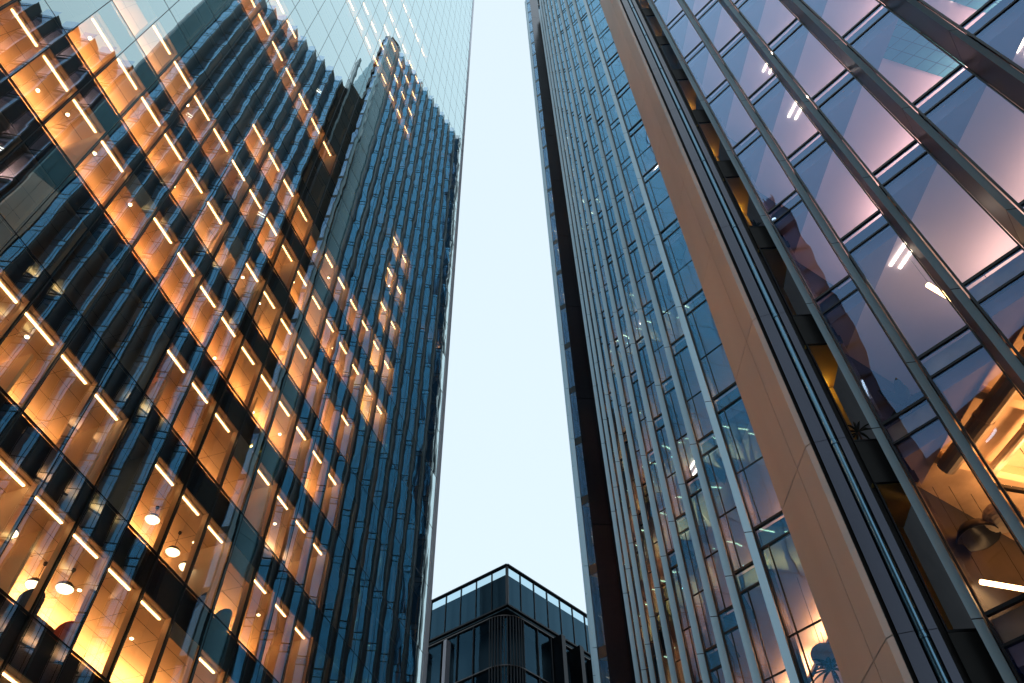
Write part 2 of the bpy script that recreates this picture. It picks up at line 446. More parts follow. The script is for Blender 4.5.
def rwin(si, i, k):
    N, C, Q = SEC[si]['b'][i]
    L = math.hypot(Q[0]-N[0], Q[1]-N[1]); inn = D36
    z0, z1 = RZ(k)+.002, RZ(k+1)-.002
    f = MB()
    a0 = padd(N, D136, .015)
    def bar(s0, s1, d0, d1, za, zb): 
        o_ = padd(padd(N, D136, s0), (math.sin(R(46)), math.cos(R(46))), d0)
        obox(f, o_, (D136[0]*(s1-s0), D136[1]*(s1-s0)), (math.sin(R(46))*(d1-d0), math.cos(R(46))*(d1-d0)), za, zb)
    bar(.012, .05, -.015, .06, z0, z1)                 # edge post by the fin
    bar(L-.03, L-.004, -.01, .06, z0, z1)
    bar(.05, L-.03, -.015, .06, z0, z0+.06)            # sill transom
    bar(.05, L-.03, -.012, .06, z1-.50, z1-.455)       # head transom below the spandrel strip
    if si == 1:
        bar(.05, L-.03, -.006, .03, z0+1.55, z0+1.575)
        bar(.22, .24, -.006, .03, z0+.06, z1-.50)
    g = MB(); aq = .004 if si == 0 else .014
    q = [random.uniform(-aq, aq) for _ in range(4)]
    def P(s, d): return padd(padd(N, D136, s), (math.sin(R(46)), math.cos(R(46))), d)
    g.face([(*P(.04, .01+q[0]), z0), (*P(L-.02, .01+q[1]), z0), (*P(L-.02, .01+q[2]), z1), (*P(.04, .01+q[3]), z1)])
    return f, g
rest = MB()
for n, (s_, si, i, k) in enumerate(allwin):
    f, g = rwin(si, i, k)
    if n < 99:
        fo = rpart(f.build('window', M['darkmetal'])); rsub(g.build('glass_pane', M['glassR' if si == 0 else 'glassB']), fo)
    else:
        g.m = [1 if si == 0 else 2]*len(g.m); rest.add(f); rest.add(g)
# parapet glass above each roof
for si, sec in enumerate(SEC):
    for (N, C, Q) in sec['b']:
        z = RZ(sec['kt']); rest.face([(*N, z+.01), (*Q, z+.01), (*Q, z+1.3), (*N, z+1.3)], 1)
o = rpart(rest.build('window', [M['darkmetal'], M['glassR'], M['glassB']])); o['kind'] = 'stuff'

# slabs with ceilings, soffits, room walls and lamps
IN = dvec(72)
def inner(p, d): return padd(p, IN, d)
lampcount = []
for si, sec in enumerate(SEC):
    bays = sec['b']; kt = sec['kt']
    front = []
    for (N, C, Q) in bays:
        front += [inner(Q, .10), inner(N, .12)]
    # far end, near end of the rooms (front point, back point)
    d55 = dvec(55)
    farA, farB = inner(bays[-1][0], .3), inner(bays[-1][0], 9)
    nearA, nearB = inner(bays[0][2], .2), inner(bays[0][2], 9)
    if si == 0: farA = (7.32, 11.55); farB = padd(farA, d55, 9.5)
    if si == 1: nearB = padd(nearA, d55, 9.)
    back = ([farA] if si == 0 else []) + [farB, nearB]
    for k in range(sec['k0']+1, kt+1):
        z = RZ(k)
        mb = MB(); mb.prism(front+back, z-.46, z-.02, 0, mb=1 if not (si == 0 and k <= 0) else 0, mt=2)
        rpart(mb.build('floor_slab', [M['slab'] if not (si == 0 and k <= 0) else M['lobbyceil'], M['ceilR'], M['carpet']]))
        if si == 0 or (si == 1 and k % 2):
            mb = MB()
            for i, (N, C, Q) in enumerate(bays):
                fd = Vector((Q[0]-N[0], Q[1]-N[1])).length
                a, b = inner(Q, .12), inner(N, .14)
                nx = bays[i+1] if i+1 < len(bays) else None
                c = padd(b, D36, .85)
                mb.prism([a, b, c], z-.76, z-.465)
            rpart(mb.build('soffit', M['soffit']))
    # the wall at the back of the rooms and the end walls
    mb = MB()
    lerp2 = lambda a, b, t: (a[0]+(b[0]-a[0])*t, a[1]+(b[1]-a[1])*t)
    bw = [lerp2(nearA, nearB, .70), lerp2(farA, farB, .70), lerp2(farA, farB, .72), lerp2(nearA, nearB, .72)]
    mb.prism(bw, 0, RZ(kt), 0)
    rpart(mb.build('back_wall', M['wallL']))
    mb = MB(); mb.prism(front+back, RZ(kt)-.0, RZ(kt)+.25); rpart(mb.build('roof', M['roof']))
    mb = MB()
    for (p, q, az) in ((nearA, nearB, 162), (farA, farB, -18)):
        mb.prism([p, q, padd(q, dvec(az), .1), padd(p, dvec(az), .1)], .0, RZ(kt)+1.2)
    mb.prism([nearB, farB, inner(farB, .13), inner(nearB, .13)], 0, RZ(kt)+1.2)
    rpart(mb.build('end_wall', M['spandrel']))
    # lamps
    nb = len(bays)
    rr = random.Random(5+si)
    for k in range(max(sec['k0'], -1), kt):
        zc = RZ(k+1)-.46
        if si == 0:
            segs = [(s, min(s+3, nb-1)) for s in range(1, nb-1, 3)]
            pr = 1.0 if k <= 9 else .5
        elif si == 1:
            segs = [(s, min(s+2, nb-1)) for s in range(0, nb-1, 2)]; pr = 1.0 if k < 4 else .30
        else:
            segs = [(s, min(s+3, nb-1)) for s in range(0, nb-1, 3)]; pr = .10
        for (s0, s1) in segs:
            if rr.random() > pr: continue
            if si == 0 and k == 0 and s1 >= nb-2: s1 = nb-2
            e = 3.1 if k >= 0 else 2.2; dp = .95 if si == 0 else .36
            p0 = inner(bays[s0][0], e); p1 = inner(bays[s1][0], e)
            v = Vector((p1[0]-p0[0], p1[1]-p0[1])); v *= .86
            nrm = Vector((v.y, -v.x)).normalized()*(.30 if si == 0 else .09)
            mb = MB(); obox(mb, p0, (v.x, v.y), (nrm.x, nrm.y), zc-dp, zc-dp+.08, 1, mt=0)
            for t_ in (.1, .9): mb.tube((p0[0]+v.x*t_, p0[1]+v.y*t_, zc-dp+.08), (p0[0]+v.x*t_, p0[1]+v.y*t_, zc), .008, n=5, m=1)
            mat = (M['lampO'] if si == 0 else M['lampW']) if k < (0 if si == 0 else 1) else (M['uplightR' if k > 0 else 'uplightR_low'] if si == 0 else (M['lampW'] if rr.random() < .5 else M['lampD']))
            rpart(mb.build('room_light_bar', [mat, M['shade_out']]))
            # short pairs of bright ceiling lamps near the glass
            if rr.random() < (.4, .2, .12)[si]:
                i = rr.randrange(s0, s1+1)
                c0 = inner(bays[i][0], rr.uniform(.9, 1.5)); dv = dvec(162)
                mb = MB()
                for q in (0, .22):
                    obox(mb, padd(c0, IN, q), (dv[0]*.7, dv[1]*.7), (IN[0]*.05, IN[1]*.05), zc-.03, zc-.002)
                rpart(mb.build('ceiling_lamp', M['white']))

# teal tiled ceilings in the nearest rooms
for i in (7, 8, 9):
    for k in (1, 2, 3, 5):
        if i == 9 and k not in (1,): continue
        N, C, Q = SEC[0]['b'][i]; a, b = inner(Q, .16), inner(N, .18); d = dvec(72)
        c, e = padd(b, d, 2.4), padd(a, d, 2.4)
        mb = MB(); z = RZ(k+1)-.46
        mb.prism([a, b, c, e], z-.05, z-.006)
        for t in range(1, 8):
            f = t/8.; p = (a[0]+(e[0]-a[0])*f, a[1]+(e[1]-a[1])*f); q = (b[0]+(c[0]-b[0])*f, b[1]+(c[1]-b[1])*f)
            mb.prism([p, q, padd(q, d, .012), padd(p, d, .012)], z-.053, z-.051, 1)
        for t in range(1, 4):
            f = t/4.; p = (a[0]+(b[0]-a[0])*f, a[1]+(b[1]-a[1])*f); sd_ = dvec(162)
            mb.prism([p, padd(p, d, 2.4), padd(padd(p, d, 2.4), sd_, .012), padd(p, sd_, .012)], z-.057, z-.055, 1)
        rpart(mb.build('ceiling_panel', [M['teal_tile'], M['black']]))
# tan column on the corner of the step
mb = MB()
A0, A1 = (5.27, 12.77), (5.40, 11.02)
A2 = (5.47, 10.93)
for k in range(-3, SEC[1]['kt']):
    z0, z1 = RZ(k)+.012, RZ(k+1)-.012
    if k == -3: z0 = .12
    va = Vector((A1[0]-A0[0], A1[1]-A0[1])); a = (A0[0]+va.x*.66, A0[1]+va.y*.66); b = (A0[0]+va.x*.672, A0[1]+va.y*.672)
    m_ = 0 if k < 9 else 2
    mb.prism([A0, a, (a[0]+.5, a[1]+.1), (A0[0]+.6, A0[1]-.05)], z0, z1, m_)
    mb.prism([b, A1, A2, (A2[0]+.04, A2[1]+.06), (b[0]+.45, b[1]+.1)], z0, z1, m_)
mb.prism([(A0[0]+.03, A0[1]-.03), (A1[0]+.03, A1[1]+.02), (A2[0]+.03, A2[1]+.05), (A2[0]+.6, A2[1]+.3), (A0[0]+.6, A0[1]-.06)], .12, RZ(SEC[1]['kt'])+1, 1)
rpart(mb.build('column_cladding', [M['tan'], M['black'], M['tealpanel']]))
# bronze return beside it, with the pipe
def pol(az, d): return (d*math.sin(R(az)), d*math.cos(R(az)))
zt = RZ(SEC[1]['kt'])+1
mb = MB()
for k in range(-3, SEC[1]['kt']):
    z0, z1 = RZ(k)+.006, RZ(k+1)-.006
    if k == -3: z0 = .12
    mb.prism([pol(26.95, 12.24), pol(28.0, 12.28), pol(28.1, 12.6), pol(27.0, 12.6)], z0, z1)
    mb.prism([pol(28.85, 12.36), pol(29.45, 12.40), pol(29.5, 12.8), pol(28.9, 12.8)], z0, z1)
mb.prism([pol(28.0, 12.55), pol(28.9, 12.55), pol(28.9, 12.7), pol(28.0, 12.7)], .12, zt, 1)
mb.prism([pol(29.45, 12.75), pol(29.9, 12.75), pol(29.9, 13.0), pol(29.45, 13.0)], .12, zt, 1)
rpart(mb.build('return_cladding', [M['darkclad'], M['black']]))
mb = MB(); c = pol(28.42, 12.38)
for k in range(-3, SEC[1]['kt']):
    mb.tube((*c, RZ(k)+.004 if k > -3 else .12), (*c, RZ(k+1)-.004), .075, n=16)
    mb.tube((*c, RZ(k+1)-.12), (*c, RZ(k+1)-.06), .09, n=16)
rpart(mb.build('drain_pipe', M['tube'], smooth=False))
# narrow ochre rooms in the recess
W0, W1 = pol(29.9, 12.62), pol(33.0, 13.0)
dv = Vector((W1[0]-W0[0], W1[1]-W0[1])); dl = dv.length; dvn = (dv.x/dl, dv.y/dl); nin = (-dvn[1], dvn[0])
if nin[1] < 0: nin = (-nin[0], -nin[1])
for k in range(-2, SEC[0]['kt']):
    z0 = RZ(k)
    mb = MB(); obox(mb, W0, (dvn[0]*dl, dvn[1]*dl), (nin[0]*.05, nin[1]*.05), z0-1.0, z0+.02)
    rpart(mb.build('recess_panel', M['black']))
    f = MB(); obox(f, padd(W0, dvn, .0), (dvn[0]*.03, dvn[1]*.03), (nin[0]*.05, nin[1]*.05), z0+.03, z0+2.98)
    obox(f, padd(W0, dvn, .03), (dvn[0]*(dl-.06), dvn[1]*(dl-.06)), (nin[0]*.05, nin[1]*.05), z0+.03, z0+.07)
    fo = rpart(f.build('recess_window', M['darkmetal']))
    g = MB(); g.face([(*padd(padd(W0, dvn, .02), nin, .02), z0+.04), (*padd(padd(W1, dvn, -.02), nin, .02), z0+.04), (*padd(padd(W1, dvn, -.02), nin, .02), z0+2.98), (*padd(padd(W0, dvn, .02), nin, .02), z0+2.98)])
    rsub(g.build('glass_pane', M['glassR']), fo)
    mb = MB(); o_ = padd(W0, nin, 1.3); obox(mb, o_, (dvn[0]*dl, dvn[1]*dl), (nin[0]*.05, nin[1]*.05), z0+.0, z0+3.4)
    obox(mb, padd(W0, nin, .07), (dvn[0]*dl, dvn[1]*dl), (nin[0]*1.2, nin[1]*1.2), z0+3.0, z0+3.05)
    rpart(mb.build('recess_wall', M['yellowwall']))
    if k in (0, 2, 3, 4, 6, 7):
        mb = MB(); obox(mb, padd(padd(W0, nin, 1.1), dvn, dl*.3), (dvn[0]*.3, dvn[1]*.3), (nin[0]*.10, nin[1]*.10), z0+2.94, z0+2.98)
        rpart(mb.build('ceiling_lamp', M['lampY']))
# flat glazed returns of the taller volumes above their lower neighbours, and the dark panel at the second step
def retwall(p0, az, ln, z0, z1, name, mats, step=4.0):
    d = dvec(az); nrm = dvec(az+90)
    mb = MB(); obox(mb, padd(p0, nrm, -.12), (d[0]*ln, d[1]*ln), (nrm[0]*.05, nrm[1]*.05), z0, z1, 1)
    z = z0
    while z < z1-.1:
        zz = min(z+step, z1)
        x = 0
        while x < ln-.1:
            x1 = min(x+1.5, ln)
            q = [random.uniform(-.004, .004) for _ in range(4)]
            a = padd(p0, d, x+.02); b = padd(p0, d, x1-.02)
            mb.face([(*padd(a, nrm, q[0]), z+.03), (*padd(b, nrm, q[1]), z+.03), (*padd(b, nrm, q[2]), zz-.03), (*padd(a, nrm, q[3]), zz-.03)], 0)
            x = x1
        z = zz
    return rpart(mb.build(name, mats))
retwall((5.60, 11.15), 84, 8.6, RZ(SEC[0]['kt'])-2, RZ(SEC[1]['kt'])+1.2, 'return_glazing', [M['glassE'], M['spandrel']])
retwall((3.12, 30.62), 80, 9, RZ(SEC[1]['kt'])-2, RZ(SEC[2]['kt'])+1.2, 'return_glazing', [M['glassE'], M['spandrel']])
mb = MB()
B0, B1 = pol(6.56, 27.4), pol(8.35, 27.6)
for k in range(-3, SEC[1]['kt']+1, 2):
    mb.prism([B0, B1, (B1[0]+.1, B1[1]+.3), (B0[0]+.05, B0[1]+.3)], max(.12, RZ(k)+.02), RZ(k+2)-.02)
mb.prism([(B0[0]+.03, B0[1]+.05), (B1[0]+.03, B1[1]+.05), (B1[0]+.1, B1[1]+.4), (B0[0]+.05, B0[1]+.4)], .12, RZ(SEC[1]['kt']), 1)
mb.prism([(B0[0]+.02, B0[1]+.31), (B0[0]+.25, B0[1]+.31), (3.75, 29.9), (3.50, 29.9)], .12, RZ(SEC[1]['kt'])-.5, 1)
mb.prism([(4.14, 26.55), (4.5, 26.6), (4.5, 27.8), (4.05, 27.65)], .12, RZ(SEC[1]['kt'])-.5, 1)
mb.prism([(4.51, 27.62), (14., 29.5), (14., 29.8), (4.51, 27.9)], .12, RZ(SEC[1]['kt'])-.5, 1)
rpart(mb.build('dark_cladding', [M['darkclad'], M['black']]))
G0, G1 = (3.13, 32.0), (2.96, 30.5)
mb = MB()
for k in range(-3, SEC[2]['kt']):
    z0, z1 = RZ(k)+.012, RZ(k+1)-.012
    if k == -3: z0 = .12
    mb.prism([G0, G1, (G1[0]+.5, G1[1]+.05), (G0[0]+.5, G0[1])], z0, z1)
mb.prism([(G0[0]+.03, G0[1]-.03), (G1[0]+.03, G1[1]+.03), (G1[0]+.48, G1[1]+.1), (G0[0]+.48, G0[1]-.04)], .12, RZ(SEC[2]['kt'])+.8, 1)
rpart(mb.build('column_cladding', [M['tealpanel'], M['black']]))
# the slim glazed edge past the dark panel
E0, E1 = pol(6.58, 30.0), pol(5.85, 30.2)
zt = SEC[2]['kt']
for k in range(-3, zt):
    mb = MB(); z0 = max(.15, RZ(k)); z1 = RZ(k+1)
    mb.face([(*E1, z0+.02), (*E0, z0+.02), (*E0, z1-.5), (*E1, z1-.5)], 1)
    va = Vector((E0[0]-E1[0], E0[1]-E1[1]))
    mb.prism([E1, E0, padd(E0, IN, .05), padd(E1, IN, .05)], z1-.5, z1)
    rpart(mb.build('edge_window', [M['darkmetal'], M['glassR']]))
    if k % 6 == 0 and k < 14:
        mb = MB(); p = padd(E1, IN, 1.2); obox(mb, p, (.2, -.06), (.02, .06), z1-.6, z1-.56)
        rpart(mb.build('room_light_bar', M['lampY']))
mb = MB(); mb.prism([padd(E1, IN, 1.6), padd(E0, IN, 1.6), padd(E0, IN, 1.7), padd(E1, IN, 1.7)], .12, RZ(12)); mb.prism([padd(E1, IN, 1.6), padd(E0, IN, 1.6), padd(E0, IN, 1.7), padd(E1, IN, 1.7)], RZ(12)+.01, RZ(zt), 1)
for k in range(-3, zt): mb.prism([padd(E1, IN, .06), padd(E0, IN, .06), padd(E0, IN, 1.59), padd(E1, IN, 1.59)], RZ(k+1)-.5, RZ(k+1)-.02, 0 if k < 12 else 1)
rpart(mb.build('edge_room_wall', [M['yellowwall'], M['spandrel']]))
mb = MB(); a, b = pol(5.52, 30.15), pol(5.85, 30.15)
for k in range(-3, zt): mb.prism([a, b, (b[0]+.1, b[1]+.3), (a[0]+.03, a[1]+.3)], max(.12, RZ(k)+.012), RZ(k+1)-.012)
mb.prism([(a[0]+.03, a[1]+.03), (b[0]-.03, b[1]+.03), (b[0]+.1, b[1]+.25), (a[0]+.06, a[1]+.25)], .12, RZ(zt), 1)
rpart(mb.build('edge_fin', [M['capmetal'], M['black']]))

# ================================================================== BLOCK AT THE END OF THE STREET
endb = thing('corner_office_block', 'low dark teal glass block with rounded corner closing the end of the street', 'building', (0, 55, 0))
inv_e = Matrix.Translation(endb.location).inverted()
def epart(o): o.parent = endb; o.matrix_parent_inverse = inv_e; return o
AP = Vector((-.81, 50.0)); DL = Vector((-6.0, 4.3)).normalized(); DR = Vector((6.2, 6.7)).normalized()
nL = Vector((-DL.y, DL.x)); nL = nL if nL.y < 0 else -nL
nR = Vector((-DR.y, DR.x)); nR = nR if nR.y < 0 else -nR
ZR = 38.6+CAMZ; ZB = 35.3+CAMZ
# sharp-cornered crown
def wall_panels(name, p0, d, nrm, ln, z0, z1, bw, mats, fw_=.045):
    fr = MB(); gl = MB()
    n = int(ln/bw)
    for i in range(n+1):
        a = p0 + d*(i*bw)
        obox(fr, (a.x-d.x*fw_/2, a.y-d.y*fw_/2), (d.x*fw_, d.y*fw_), (-nrm.x*.15, -nrm.y*.15), z0, z1)
        if i < n:
            b = p0 + d*((i+1)*bw); a2 = a - nrm*.05; b2 = b - nrm*.05
            gl.face([(a2.x, a2.y, z0), (b2.x, b2.y, z0), (b2.x, b2.y, z1), (a2.x, a2.y, z1)])
    return fr, gl
for (d, nrm) in ((DL, nL), (DR, nR)):
    fr, gl = wall_panels('crown', AP, d, nrm, 14.5, ZB, ZR, 1.45, None)
    a = AP; b = AP + d*14.5
    fr.prism([(a+nrm*.1)[:], (b+nrm*.1)[:], (b-nrm*.2)[:], (a-nrm*.2)[:]], ZR, ZR+.09)
    fr.prism([(a+nrm*.04)[:], (b+nrm*.04)[:], (b-nrm*.2)[:], (a-nrm*.2)[:]], ZB-.12, ZB)
    epart(fr.build('crown_frame', M['darkmetal'])); epart(gl.build('crown_glazing', M['glassE']))
# inner plant room behind the crown, lower than the screen so sky shows above it
c0 = AP + (DL+DR)*.45
mb = MB(); mb.prism([c0[:], (c0+DL*14)[:], (c0+DL*14+DR*14)[:], (c0+DR*14)[:]], ZB, ZR-.38)
epart(mb.build('plant_room', M['tealroom']))
# rounded body
def body_path(r, off=0):
    pts = []
    s = r/math.tan(math.acos(max(-1, min(1, DL.dot(DR))))/2)
    t1 = AP + DL*s; t2 = AP + DR*s
    cen = t1 - nL*r
    a1 = math.atan2((t1-cen).y, (t1-cen).x); a2 = math.atan2((t2-cen).y, (t2-cen).x)
    while a2 < a1: a2 += 2*math.pi
    pts.append(t1+DL*13+nL*off)
    for i in range(9): pts.append(t1 + DL*(13-13*(i+1)/9) + nL*off)
    for i in range(1, 13):
        t = a1+(a2-a1)*i/12; pts.append(cen + Vector((math.cos(t), math.sin(t)))*(r+off))
    for i in range(1, 10): pts.append(t2 + DR*(13*i/9) + nR*off)
    return pts
pth = body_path(1.8, -.10); pin = body_path(1.8, -1.2)
levels = [(.1, 6.5), (6.5, 11), (11, 15), (15, 19), (19, 23), (23, 27), (27, 31+CAMZ), (31+CAMZ, 35+CAMZ-.2)]
rnd = random.Random(3)
gl = MB(); frs = [MB() for _ in pth]
for (z0, z1) in levels:
    ring = MB()
    for i in range(len(pth)-1):
        a, b = pth[i], pth[i+1]
        q = [rnd.uniform(-.01, .01) for _ in range(4)]
        nn = (a-pin[i]).normalized()
        A = [a+nn*q[0], b+nn*q[1], b+nn*q[2], a+nn*q[3]]
        gl.face([(A[0].x, A[0].y, z0), (A[1].x, A[1].y, z0), (A[2].x, A[2].y, z1), (A[3].x, A[3].y, z1)])
        obox(frs[i], (a.x-.03, a.y), (.06, 0), ((a-pin[i]).normalized()*.12)[:], z0, z1)
        p2, q2 = pth[i]+(pth[i]-pin[i]).normalized()*.14, pth[i+1]+(pth[i+1]-pin[i+1]).normalized()*.14
        ring.prism([p2[:], q2[:], pin[i+1][:], pin[i][:]], z1-.10, z1-.02)
    epart(ring.build('floor_ring', M['ringmetal']))
epart(gl.build('facade_glazing', M['glassE'])); 
for q in frs:
    if q.f: epart(q.build('mullion', M['darkmetal']))
mb = MB()
for i in range(len(pin)-1):
    mb.face([(*pin[i][:], .1), (*pin[i+1][:], .1), (*pin[i+1][:], ZB-.2), (*pin[i][:], ZB-.2)])
cx_ = AP + (DL+DR)*14
mb.face([(*p[:], ZB-.13) for p in pin] + [(cx_.x, cx_.y, ZB-.13)])
epart(mb.build('inner_wall', M['spandrel']))
# pilasters
for i, s in enumerate((5.2, 7.3, 9.4, 11.5)):
    p = AP + DL*s; mb = MB(); obox(mb, (p+nL*.35)[:], (DL*.28)[:], (-nL*.5)[:], .1, 34.4+CAMZ)
    epart(mb.build('pilaster', M['palestone']))
for i, s in enumerate((4.6, 6.6, 8.6, 10.6)):
    p = AP + DR*s; mb = MB(); obox(mb, (p+nR*.9)[:], (DR*.4)[:], (-nR*1.1)[:], .1, 34.6+CAMZ)
    epart(mb.build('pilaster', M['darkmetal']))
for i in range(14):
    j = rnd.randrange(1, len(pin)-2); z = rnd.choice([11, 15, 19, 23, 27, 31])+rnd.uniform(2, 3.4)
    p = pin[j].lerp(pth[j], .5); mb = MB(); obox(mb, p[:], (.5, .05), (0, .06), z, z+.05)
    epart(mb.build('ceiling_lamp', M['white']))


# ================================================================== BLOCK ACROSS THE JUNCTION, MIRRORED IN THE LOWER PANES
back = thing('dark_office_block', 'dark gridded office block across the junction, mirrored in the right tower', 'building', (-24, -18, 0))
inv_b = Matrix.Translation(back.location).inverted()
def bpart(o): o.parent = back; o.matrix_parent_inverse = inv_b; return o
bd = dvec(300); bn = dvec(30); p0 = (-3., -36.); BW_, BH = 42., 51.
mb = MB(); obox(mb, p0, (bd[0]*BW_, bd[1]*BW_), (-bn[0]*15, -bn[1]*15), 0, BH); bpart(mb.build('wall', M['spandrel']))
mb = MB(); obox(mb, padd(p0, bn, .3), (bd[0]*BW_, bd[1]*BW_), (-bn[0]*15.6, -bn[1]*15.6), BH, BH+.7); bpart(mb.build('roof', M['darkmetal']))
rr = random.Random(8)
for k in range(12):
    mb = MB(); obox(mb, padd(p0, bn, .01), (bd[0]*BW_, bd[1]*BW_), (bn[0]*.25, bn[1]*.25), 1+4*k, 1.6+4*k)
    bpart(mb.build('floor_band', M['bronze']))
    for j in range(20):
        if rr.random() < .16:
            lm = MB(); obox(lm, padd(padd(p0, bd, 1+2.05*j), bn, .02), (bd[0]*1.3, bd[1]*1.3), (bn[0]*.04, bn[1]*.04), 4.2+4*k, 4.4+4*k)
            bpart(lm.build('ceiling_lamp', M['white']))
q0 = (-27., -11.); qd = dvec(330); qn = dvec(60)
mb = MB(); obox(mb, q0, (qd[0]*9, qd[1]*9), (-qn[0]*9, -qn[1]*9), 0, 84); bpart(mb.build('tower_wall', M['bluewall']))
for k in range(21):
    mb = MB(); obox(mb, padd(q0, qn, .01), (qd[0]*9, qd[1]*9), (qn[0]*.2, qn[1]*.2), 1+4*k, 1.35+4*k); bpart(mb.build('tower_band', M['darkmetal']))
    if k % 2:
        lm = MB(); obox(lm, padd(padd(q0, qd, rr.uniform(.6, 6)), qn, .02), (qd[0]*1.6, qd[1]*1.6), (qn[0]*.04, qn[1]*.04), 3.6+4*k, 3.75+4*k); bpart(lm.build('ceiling_lamp', M['white']))
for j in range(6):
    mb = MB(); obox(mb, padd(padd(q0, qd, 1.7*j), qn, .215), (qd[0]*.12, qd[1]*.12), (qn[0]*.12, qn[1]*.12), 0, 84); bpart(mb.build('tower_mullion', M['darkmetal']))



# ================================================================== THINGS IN THE ROOMS
def place(o, p, z, rz=0): o.location = (p[0], p[1], z); o.rotation_euler = (0, 0, rz)
def copy_thing(root):
    r = root.copy(); COL.objects.link(r)
    for ch in list(root.children):
        c = ch.copy(); COL.objects.link(c); c.parent = r
    return r
# glowing bowl pendants in the left tower
def make_pendant(drop, label):
    t = thing('pendant_lamp', label, 'lamp', group='bowl pendants in the left tower')
    mb = MB(); mb.tube((0, 0, 0), (0, 0, drop-.1), .008, n=6); mb.lathe((0, 0, drop-.1), [(.03, 0), (.06, .03), (.06, .1), (0.0, .1)], 10)
    mb.build('cord', M['shade_out'], t)
    mb = MB(); mb.lathe((0, 0, 0), [(.0, .05), (.06, .05), (.16, 0), (.235, -.09), (.25, -.16)], 20)
    mb.build('lamp_shade', M['shade_out'], t, smooth=True)
    mb = MB(); mb.lathe((0, 0, 0), [(.24, -.15), (.20, -.20), (.1, -.235), (0, -.245)], 20)
    mb.build('bowl', M['globe'], t, smooth=True)
    return t
for (u, e, k, drop, lab) in ((11.75, 1.15, 0, .55, 'glowing bowl pendant lamp at the left edge of the lowest lit row'),
                             (13.75, 1.9, 0, .60, 'glowing bowl pendant lamp over the table in the lowest lit row'),
                             (14.25, 1.35, 0, .50, 'small glowing bowl pendant lamp beside the red chair, lowest lit row'),
                             (17.66, 1.5, 1, .70, 'glowing bowl pendant lamp in second row, left one of a pair'),
                             (18.48, 1.5, 1, .72, 'glowing bowl pendant lamp in second row, right one of a pair'),
                             (16.3, 1.5, 1, .40, 'glowing bowl pendant lamp near the pale wall of the second row')):
    t = make_pendant(drop, lab); place(t, LP(u, e), LZ(k)+2.86-drop)
# round-backed chairs
def make_chair(label, up, grp):
    t = thing('lounge_chair', label, 'chair', group=grp)
    mb = MB(); mb.lathe((0, 0, .40), [(.0, 0), (.27, 0), (.29, .03), (.28, .09), (.2, .12), (0, .125)], 20); mb.build('seat', up, t, smooth=True)
    mb = MB(); n = 14
    for r0, r1 in ((.29, .33),):
        for i in range(n):
            a0 = math.pi*(.02+.96*i/n); a1 = math.pi*(.02+.96*(i+1)/n)
            h0 = .62+.36*math.sin(a0)**.6; h1 = .62+.36*math.sin(a1)**.6
            P = lambda r, a, z: (r*math.cos(a), r*math.sin(a), z)
            mb.face([P(r1, a0, .42), P(r1, a1, .42), P(r1, a1, h1), P(r1, a0, h0)])
            mb.face([P(r0, a1, .42), P(r0, a0, .42), P(r0, a0, h0), P(r0, a1, h1)])
            mb.face([P(r0, a0, h0), P(r1, a0, h0), P(r1, a1, h1), P(r0, a1, h1)])
    mb.build('backrest', up, t, smooth=False)
    for sx in (-1, 1):
        for sy in (-1, 1):
            mb = MB(); mb.tube((.2*sx, .2*sy, .41), (.24*sx, .24*sy, 0), .016, .011, 7); mb.build('leg', M['wood'], t)
    return t
rzL = math.atan2(LN[1], LN[0])+math.pi/2
for (u, e, k, lab, up) in ((18.95, .66, 1, 'grey-blue round-backed chair by the glass, left one of two in the second row', 'chair'),
                           (19.95, .66, 1, 'grey-blue round-backed chair by the glass, right one of two in the second row', 'chair'),
                           (14.35, .72, 0, 'red upholstered chair by the glass in the lowest lit row', 'red'),
                           (12.9, .70, 0, 'dark grey-blue chair by the glass in the lowest lit row, left of table', 'chair')):
    t = make_chair(lab, M[up], 'chairs by the left tower glass'); place(t, LP(u, e), LZ(k), rzL)
t = thing('oak_table', 'dark oak table by the glass in the lowest lit row', 'table'); place(t, LP(13.65, 1.25), LZ(0), math.atan2(LT[1], LT[0]))
mb = MB(); mb.prism([(-.6, -.4), (.6, -.4), (.6, .4), (-.6, .4)], .71, .75); mb.build('table_top', M['wood'], t)
for sx in (-1, 1):
    for sy in (-1, 1):
        mb = MB(); mb.tube((.52*sx, .33*sy, .71), (.55*sx, .36*sy, 0), .03, .02, 8); mb.build('leg', M['wood'], t)
# potted palms
def make_palm(label, cat='plant', n=15, ln=.55, seed=1, wid=.035, droop=.5, stem=.35, grp=None):
    rr = random.Random(seed)
    t = thing('potted_palm', label, cat, group=grp)
    mb = MB(); mb.lathe((0, 0, 0), [(0, 0), (.13, 0), (.17, .28), (.155, .28), (.14, .25), (0, .25)], 16); mb.build('pot', M['pot'], t, smooth=False)
    mb = MB(); mb.tube((0, 0, .24), (.02, .01, .28+stem), .03, .018, 7); mb.build('stem', M['wood'], t)
    mb = MB(); top = Vector((.02, .01, .27+stem))
    for i in range(n):
        a = 2*math.pi*i/n + rr.uniform(-.2, .2); el = rr.uniform(.15, 1.25); L = ln*rr.uniform(.7, 1.1)
        d = Vector((math.cos(a), math.sin(a), 0)); side = Vector((-d.y, d.x, 0)); pr = None; m = 6
        for q in range(m+1):
            f = q/m; p = top + d*(L*f*math.cos(el)) + Vector((0, 0, L*f*math.sin(el) - droop*L*f*f))
            wv = side*(wid*math.sin(math.pi*min(1, .12+.88*f))**.8) ; lift = Vector((0, 0, .3*wid))
            cur = (p-wv+lift, p, p+wv+lift)
            if pr:
                mb.face([pr[0], pr[1], cur[1], cur[0]]); mb.face([pr[1], pr[2], cur[2], cur[1]])
            pr = cur
    mb.build('leaves', M['leaf'], t)
    return t
